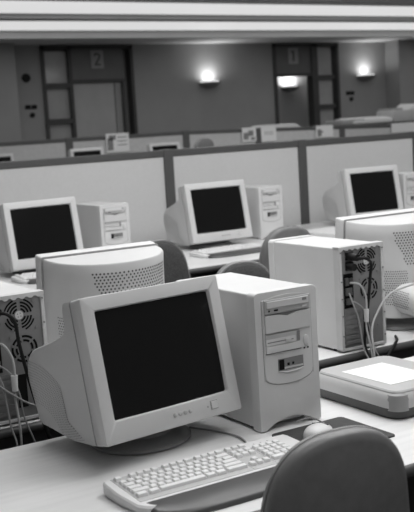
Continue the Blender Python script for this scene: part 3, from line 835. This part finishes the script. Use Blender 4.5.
def build_chair(top, label):
    t = empty('office_chair', (0, 0, 0), 0, label, 'chair', 'office chairs')
    H = 0.40; z0 = top-H; pts = back_outline(0.39, 0.28, H); cz = H*0.5
    def surf(s, yo, bulge):
        return [((x)*s, yo+0.35*(x*s)**2-bulge*(1-s**2.2)+(-0.10*((z-cz)*s+cz-H*0.3)), z0+(z-cz)*s+cz) for x, z in pts]
    yb = -0.20
    sh = MB(); sh.rings([surf(s, yb+0.000, 0.028) for s in (0.02, 0.3, 0.55, 0.75, 0.9, 0.965)] + [surf(0.99, yb+0.006, 0.03), surf(1.0, yb+0.016, 0.0), surf(0.995, yb+0.028, 0.0), surf(0.97, yb+0.032, 0)])
    sh.done('backrest', M_SHELL, t, True, 60)
    sr = MB(); sr.rings([surf(0.965, yb+0.03, 0.0), surf(1.0, yb+0.028, 0), surf(1.003, yb+0.034, 0), surf(0.99, yb+0.040, 0), surf(0.955, yb+0.038, 0)], False, False)
    sr.done('back_rim', M_RIM, t, True, 60)
    pd = MB(); pd.rings([surf(0.955, yb+0.032, 0), surf(0.95, yb+0.042, 0.0), surf(0.9, yb+0.050, 0), surf(0.7, yb+0.050, -0.006), surf(0.35, yb+0.048, -0.012), surf(0.02, yb+0.048, -0.014)])
    pd.done('back_pad', M_FABRIC, t, True, 60)
    # support bar, seat, post, star base
    MB().tube([(0, yb+0.01, z0+0.14), (0, yb-0.03, z0-0.02), (0, -0.16, top-0.53), (0, 0.0, top-0.55)], 0.02, 10).done('back_support', M_BLACK, t)
    sz = top-0.50
    se = MB(); sp = rrect(-0.225, -0.20, 0.225, 0.24, 0.09, 8)
    rg = []
    for s, z in ((0.9, -0.045), (1.0, -0.03), (1.0, -0.01), (0.96, 0.006), (0.8, 0.012), (0.02, 0.006)): rg.append([(x*s, y*s, sz+z) for x, y in sp])
    se.rings(rg); se.done('seat', M_FABRIC, t)
    MB().cyl((0, 0, 0.09), (0, 0, sz-0.045), 0.025, None, 16).done('gas_post', M_CHROME, t)
    for k in range(5):
        a = R(72*k+18); c, s = math.cos(a), math.sin(a)
        MB().hexa([(c*0.02+s*0.022, s*0.02-c*0.022, 0.075), (c*0.28+s*0.015, s*0.28-c*0.015, 0.062), (c*0.28-s*0.015, s*0.28+c*0.015, 0.062), (c*0.02-s*0.022, s*0.02+c*0.022, 0.075),
                   (c*0.02+s*0.022, s*0.02-c*0.022, 0.115), (c*0.28+s*0.015, s*0.28-c*0.015, 0.085), (c*0.28-s*0.015, s*0.28+c*0.015, 0.085), (c*0.02-s*0.022, s*0.02+c*0.022, 0.115)], 0.004).done('base_leg', M_BLACK, t)
        MB().cyl((c*0.27+s*0.02, s*0.27-c*0.02, 0.03), (c*0.27-s*0.02, s*0.27+c*0.02, 0.03), 0.03, None, 16).done('caster', M_BLACK, t)
    return t
ch = build_chair(0.928, 'grey office chair in the foreground at the lower right, seen from behind')
ch.location = (1.172, 1.655, 0); ch.rotation_euler = (0, 0, R(-6))
ch = build_chair(0.985, 'dark fabric chair behind the round-backed monitor, left of the middle monitor')
ch.location = (2.325, 4.05, 0); ch.rotation_euler = (0, 0, PI+R(6))
ch = build_chair(0.925, 'low dark fabric chair showing only its arched top behind the foreground tower')
ch.location = (2.36, 3.42, 0); ch.rotation_euler = (0, 0, PI-R(4))
ch = build_chair(0.995, 'grey office chair seen from behind, left of the tower with black power cord')
ch.location = (2.985, 4.28, 0); ch.rotation_euler = (0, 0, R(-4))

# ---------------------------------------------------------------- papers on the desk by the partition
t = empty('paper_stack', (4.02, 5.02, ZC), R(4), 'white paper stack on the desk right of the middle tower', 'paper')
MB().box((-0.15, -0.20, 0.0), (0.15, 0.20, 0.022)).done('sheets', M_PAPER, t, False)

# ---------------------------------------------------------------- cables
def cable(name, pts, r, m, label, plug=None, group='computer cables'):
    t = empty(name, pts[0], 0, label, 'cable', group)
    p0 = Vector(pts[0])
    MB().tube([Vector(p)-p0 for p in pts], r, 8, 8).done('cord', m, t)
    if plug:
        for c0, c1, rr, mm in plug: MB().cyl(Vector(c0)-p0, Vector(c1)-p0, rr, rr*0.85, 14).done('plug', mm, t)
    return t
YR = 2.655
TBx = 2.142; TLx = 0.866
def rear_cables(x, where, cord):
    u = x
    zt = ZA+TH
    cable('power_cord', [(u+0.046, YR-0.035, zt-0.040)]+[(u+a, YR-b, (zt-c if c < 0.49 else 0.518)) for a, b, c in cord], 0.0053, M_BLACK,
          'thick black power cord with plug hanging down the back of the '+where, [((u+0.046, YR, zt-0.035), (u+0.046, YR-0.04, zt-0.037), 0.014, M_BLACK), ((u+0.040, YR, zt-0.068), (u+0.040, YR-0.03, zt-0.07), 0.0145, M_BLACK)])
    cable('video_cable', [(u+0.035, YR-0.008, zt-0.125), (u+0.055, YR-0.035, zt-0.13), (u+0.075, YR-0.04, zt-0.17), (u+0.078, YR-0.04, zt-0.22), (u+0.074, YR-0.04, zt-0.28), (u+0.07, YR-0.07, zt-0.39), (u+0.05, YR-0.09, 0.516)], 0.0034, M_CABLEW,
          'pale video cable with light plug at the back of the '+where, [((u+0.076, YR-0.04, zt-0.218), (u+0.075, YR-0.04, zt-0.262), 0.010, M_PLASB)])
    cable('keyboard_cable', [(u+0.03, YR-0.008, zt-0.16), (u+0.03, YR-0.03, zt-0.2), (u+0.045, YR-0.035, zt-0.25), (u+0.05, YR-0.05, zt-0.35), (u+0.052, YR-0.085, zt-0.42), (u+0.03, YR-0.09, 0.514)], 0.0028, M_CABLEG,
          'thin grey cable drooping from the connectors of the '+where)
    cable('network_cable', [(u+0.045, YR-0.008, zt-0.19), (u+0.07, YR-0.03, zt-0.215), (u+0.09, YR-0.035, zt-0.28), (u+0.095, YR-0.04, zt-0.34), (u+0.11, YR-0.085, zt-0.43), (u+0.13, YR-0.09, 0.514)], 0.0026, M_CABLEG,
          'thinner grey cable at the right of the bundle behind the '+where)
rear_cables(TBx, 'right tower', [(0.070, 0.052, 0.040), (0.097, 0.05, 0.062), (0.104, 0.035, 0.11), (0.098, 0.03, 0.18), (0.082, 0.03, 0.27), (0.068, 0.035, 0.345), (0.062, 0.075, 0.41), (0.058, 0.09, 0.5)])
rear_cables(TLx, 'left tower', [(0.066, 0.052, 0.042), (0.088, 0.05, 0.07), (0.100, 0.035, 0.13), (0.118, 0.03, 0.22), (0.138, 0.03, 0.31), (0.152, 0.06, 0.39), (0.165, 0.09, 0.47), (0.168, 0.09, 0.5)])
# pale cable sweeping from the bundle of the right tower up to the right
cable('monitor_cable', [(TBx+0.055, YR-0.09, 0.515), (TBx+0.07, YR-0.08, 0.70), (TBx+0.085, YR-0.055, 0.80), (TBx+0.13, YR-0.04, 0.86), (TBx+0.19, YR-0.03, 0.905), (TBx+0.26, YR-0.04, 0.925), (TBx+0.45, YR-0.05, 0.94), (TBx+0.75, YR-0.03, 0.90), (TBx+0.85, YR+0.03, 0.78), (TBx+0.87, YR+0.06, ZA+0.004)], 0.0036, M_CABLEW,
      'pale cable sweeping from the right tower towards the right edge of the photo')
cable('thin_cable', [(TLx-0.05, YR-0.03, 0.93), (TLx+0.02, YR-0.04, 0.86), (TLx+0.09, YR-0.05, 0.80), (TLx+0.17, YR-0.07, 0.745), (TLx+0.22, YR-0.09, 0.63), (TLx+0.24, YR-0.09, 0.514)], 0.0030, M_CABLEG,
      'grey cable crossing the back of the left tower diagonally')
cable('power_cord', [(2.44, 2.72, ZA+0.006), (2.40, 2.668, ZA+0.006), (2.345, 2.622, ZA+0.004), (2.26, 2.575, 0.687), (2.20, 2.55, 0.61), (2.18, 2.545, 0.516)], 0.005, M_BLACK, 'black cord dropping into the desk gap right of the right tower')
cable('monitor_cable', [(1.30, 2.28, ZA+0.004), (1.335, 2.20, ZA+0.004), (1.352, 2.13, ZA+0.004), (1.345, 2.08, ZA+0.004), (1.33, 2.05, ZA+0.004)], 0.0026, M_CABLEG, 'thin dark cable on the desk between large monitor and keyboard')

# ---------------------------------------------------------------- half-hidden row between the partitions
def desktop_case(x, y, z, label):
    t = empty('desktop_computer', (x, y, z), 0, label, 'computer', 'desktop computers under the far monitors')
    MB().box((-0.21, -0.2, 0), (0.21, 0.22, 0.195), 0.006).done('case', M_CASE, t)
    MB().box((-0.15, -0.206, 0.03), (0.05, -0.199, 0.1), 0.002).done('drive_front', M_FACED, t, False)
far = []
for px, lab in ((4.06, 'leftmost monitor top peeking over the pale partition at the left edge'), (5.12, 'monitor top peeking over the pale partition beside the pinned picture sheet'), (6.19, 'monitor top peeking over the pale partition beside a dark chair top')):
    desktop_case(px, 11.12, 0.78, 'flat desktop computer under the '+lab.replace('peeking over the pale partition ', ''))
    c = copy_tree(mC); c.location = (px, 11.12, 0.975); c.rotation_euler = (0, 0, -0.05); c['label'] = lab; c['group'] = 'far CRT monitors'
    far.append(c)
far[0].location.x = 3.98
ch = build_chair(1.40, 'dark chair top peeking over the pale partition right of the third far monitor')
ch.location = (6.2, 10.35, 0); ch.rotation_euler = (0, 0, 0.2)

# ---------------------------------------------------------------- things on the far cabinet
t = empty('low_cabinet', (10.9, 13.05, 0), 0, 'long grey cabinet behind the far partition carrying white office machines', 'cabinet')
MB().box((-2.2, -0.3, 0), (2.2, 0.3, 1.41), 0.004).done('cabinet_body', M_PANELB, t, False)
MB().box((-2.25, -0.33, 1.41), (2.25, 0.33, 1.43), 0.003).done('cabinet_top', M_RAIL, t, False)
t = empty('flatbed_scanner', (11.05, 12.98, 1.43), 0, 'white scanner with an oval lid recess on the far cabinet', 'scanner')
MB().box((-0.58, -0.24, 0), (-0.1, 0.22, 0.09), 0.02).done('feeder', M_LID, t)
MB().rings([[(x, y, z) for x, y in rrect(-0.50+i, -0.25+i, 0.60-i, 0.25-i, 0.2)] for i, z in ((0.02, 0), (0.0, 0.02), (0.0, 0.05), (0.02, 0.085), (0.06, 0.105), (0.12, 0.115))]).done('scanner_body', M_PAPER, t)
MB().lathe([(0.001, 0), (0.2, 0), (0.19, 0.004), (0.001, 0.004)], c=(0.15, -0.02, 0.114), n=28, sy=0.55).done('lid_recess', M_FACED, t)
t = empty('printer', (12.15, 13.1, 1.43), 0, 'pale boxy office printer on the far cabinet below the wall screen', 'printer')
MB().box((-0.48, -0.25, 0), (0.5, 0.2, 0.2), 0.02).done('printer_body', M_CASE, t)
MB().box((-0.44, -0.2, 0.2), (-0.22, 0.18, 0.235), 0.01).done('control_panel', M_FACED, t)
MB().hexa([(-0.1, -0.22, 0.2), (0.5, -0.22, 0.2), (0.5, 0.18, 0.2), (-0.1, 0.18, 0.2), (0.02, -0.18, 0.28), (0.5, -0.18, 0.28), (0.5, 0.15, 0.30), (0.02, 0.15, 0.30)], 0.015).done('paper_tray', M_PAPER, t)
t = empty('white_carton', (9.30, 13.0, 1.43), 0, 'flat white carton on the far cabinet behind the blank hung sheet', 'box')
MB().hexa([(-0.42, -0.2, 0), (0.42, -0.2, 0), (0.42, 0.2, 0), (-0.42, 0.2, 0), (-0.30, -0.18, 0.085), (0.3, -0.18, 0.085), (0.3, 0.18, 0.085), (-0.3, 0.18, 0.085)], 0.02).done('carton_body', M_PAPER, t)
t = empty('wall_screen', (14.75, WY-0.4, 2.13), 0, 'small dark screen on a bracket on the right pilaster', 'screen')
MB().box((-0.32, -0.10, -0.14), (0.32, -0.05, 0.14), 0.01).done('screen_case', M_BLACK, t)
MB().box((-0.06, -0.05, -0.34), (0.06, 0.0, -0.10), 0.005).box((-0.03, -0.08, -0.3), (0.03, -0.05, -0.13)).done('bracket', M_BLACK, t)

# ---------------------------------------------------------------- lights: added ceiling luminaires, unseen, over the desks + soft even world light
def luminaire(x, y, power, up, sx=1.2, sy=1.2, z=2.95):  # added fill lamp with housing, out of view
    t = empty('ceiling_fill_light', (x, y, z), 0, 'added square ceiling luminaire above the desks, out of view', 'ceiling light', 'added ceiling luminaires above the desks')
    MB().box((-sx/2-0.04, -sy/2-0.04, 0.01), (sx/2+0.04, sy/2+0.04, 0.07)).done('light_housing', M_FASCIA, t, False)
    L = bpy.data.lights.new('panel_light', 'AREA'); L.shape = 'RECTANGLE'; L.size = sx; L.size_y = sy; L.energy = power
    o = bpy.data.objects.new('panel_light', L); COL.objects.link(o); o.parent = t; o.location = (0, 0, 0.0)
    if up:
        L2 = bpy.data.lights.new('uplight', 'AREA'); L2.shape = 'RECTANGLE'; L2.size = sx; L2.size_y = sy; L2.energy = up
        o2 = bpy.data.objects.new('uplight', L2); COL.objects.link(o2); o2.parent = t; o2.location = (0, 0, 0.08); o2.rotation_euler = (PI, 0, 0)
for x, y, p, up in ((1.0, 0.6, 20, 0), (2.4, 1.9, 46, 0), (1.5, 3.4, 38, 0), (3.2, 3.9, 37, 0), (5.4, 3.9, 36, 0), (2.4, 7.6, 26, 30), (5.6, 9.2, 44, 45), (8.8, 9.2, 44, 45), (12.0, 9.3, 44, 45)):  # rear ones added to brighten the far partition, ceiling beams and machines
    luminaire(x, y, p, up)
W = bpy.data.worlds.new('World'); SC.world = W; W.use_nodes = True
bg = W.node_tree.nodes['Background']; bg.inputs['Color'].default_value = (1, 1, 1, 1); bg.inputs['Strength'].default_value = 0.15

# ---------------------------------------------------------------- camera
cam = bpy.data.cameras.new('Camera'); co = bpy.data.objects.new('Camera', cam); COL.objects.link(co)
pitch, roll, yaw = R(7.257), R(-3.478), R(31.328)
fw = Vector((math.sin(yaw)*math.cos(pitch), math.cos(yaw)*math.cos(pitch), -math.sin(pitch)))
rt = Vector((math.cos(yaw), -math.sin(yaw), 0)); up = rt.cross(fw)
r2 = math.cos(roll)*rt+math.sin(roll)*up; u2 = -math.sin(roll)*rt+math.cos(roll)*up
co.matrix_world = Matrix(((r2.x, u2.x, -fw.x, 0), (r2.y, u2.y, -fw.y, 0), (r2.z, u2.z, -fw.z, 1.52), (0, 0, 0, 1)))
cam.sensor_fit = 'HORIZONTAL'; cam.sensor_width = 36; cam.lens = 1002*36/414
cam.clip_start = 0.05; cam.clip_end = 60
cam.dof.use_dof = True; cam.dof.focus_distance = 2.75; cam.dof.aperture_fstop = 9.0
SC.camera = co
vs = SC.view_settings
vs.view_transform = 'Standard'; vs.look = 'None'; vs.exposure = -0.22; vs.gamma = 1.0; vs.use_curve_mapping = False
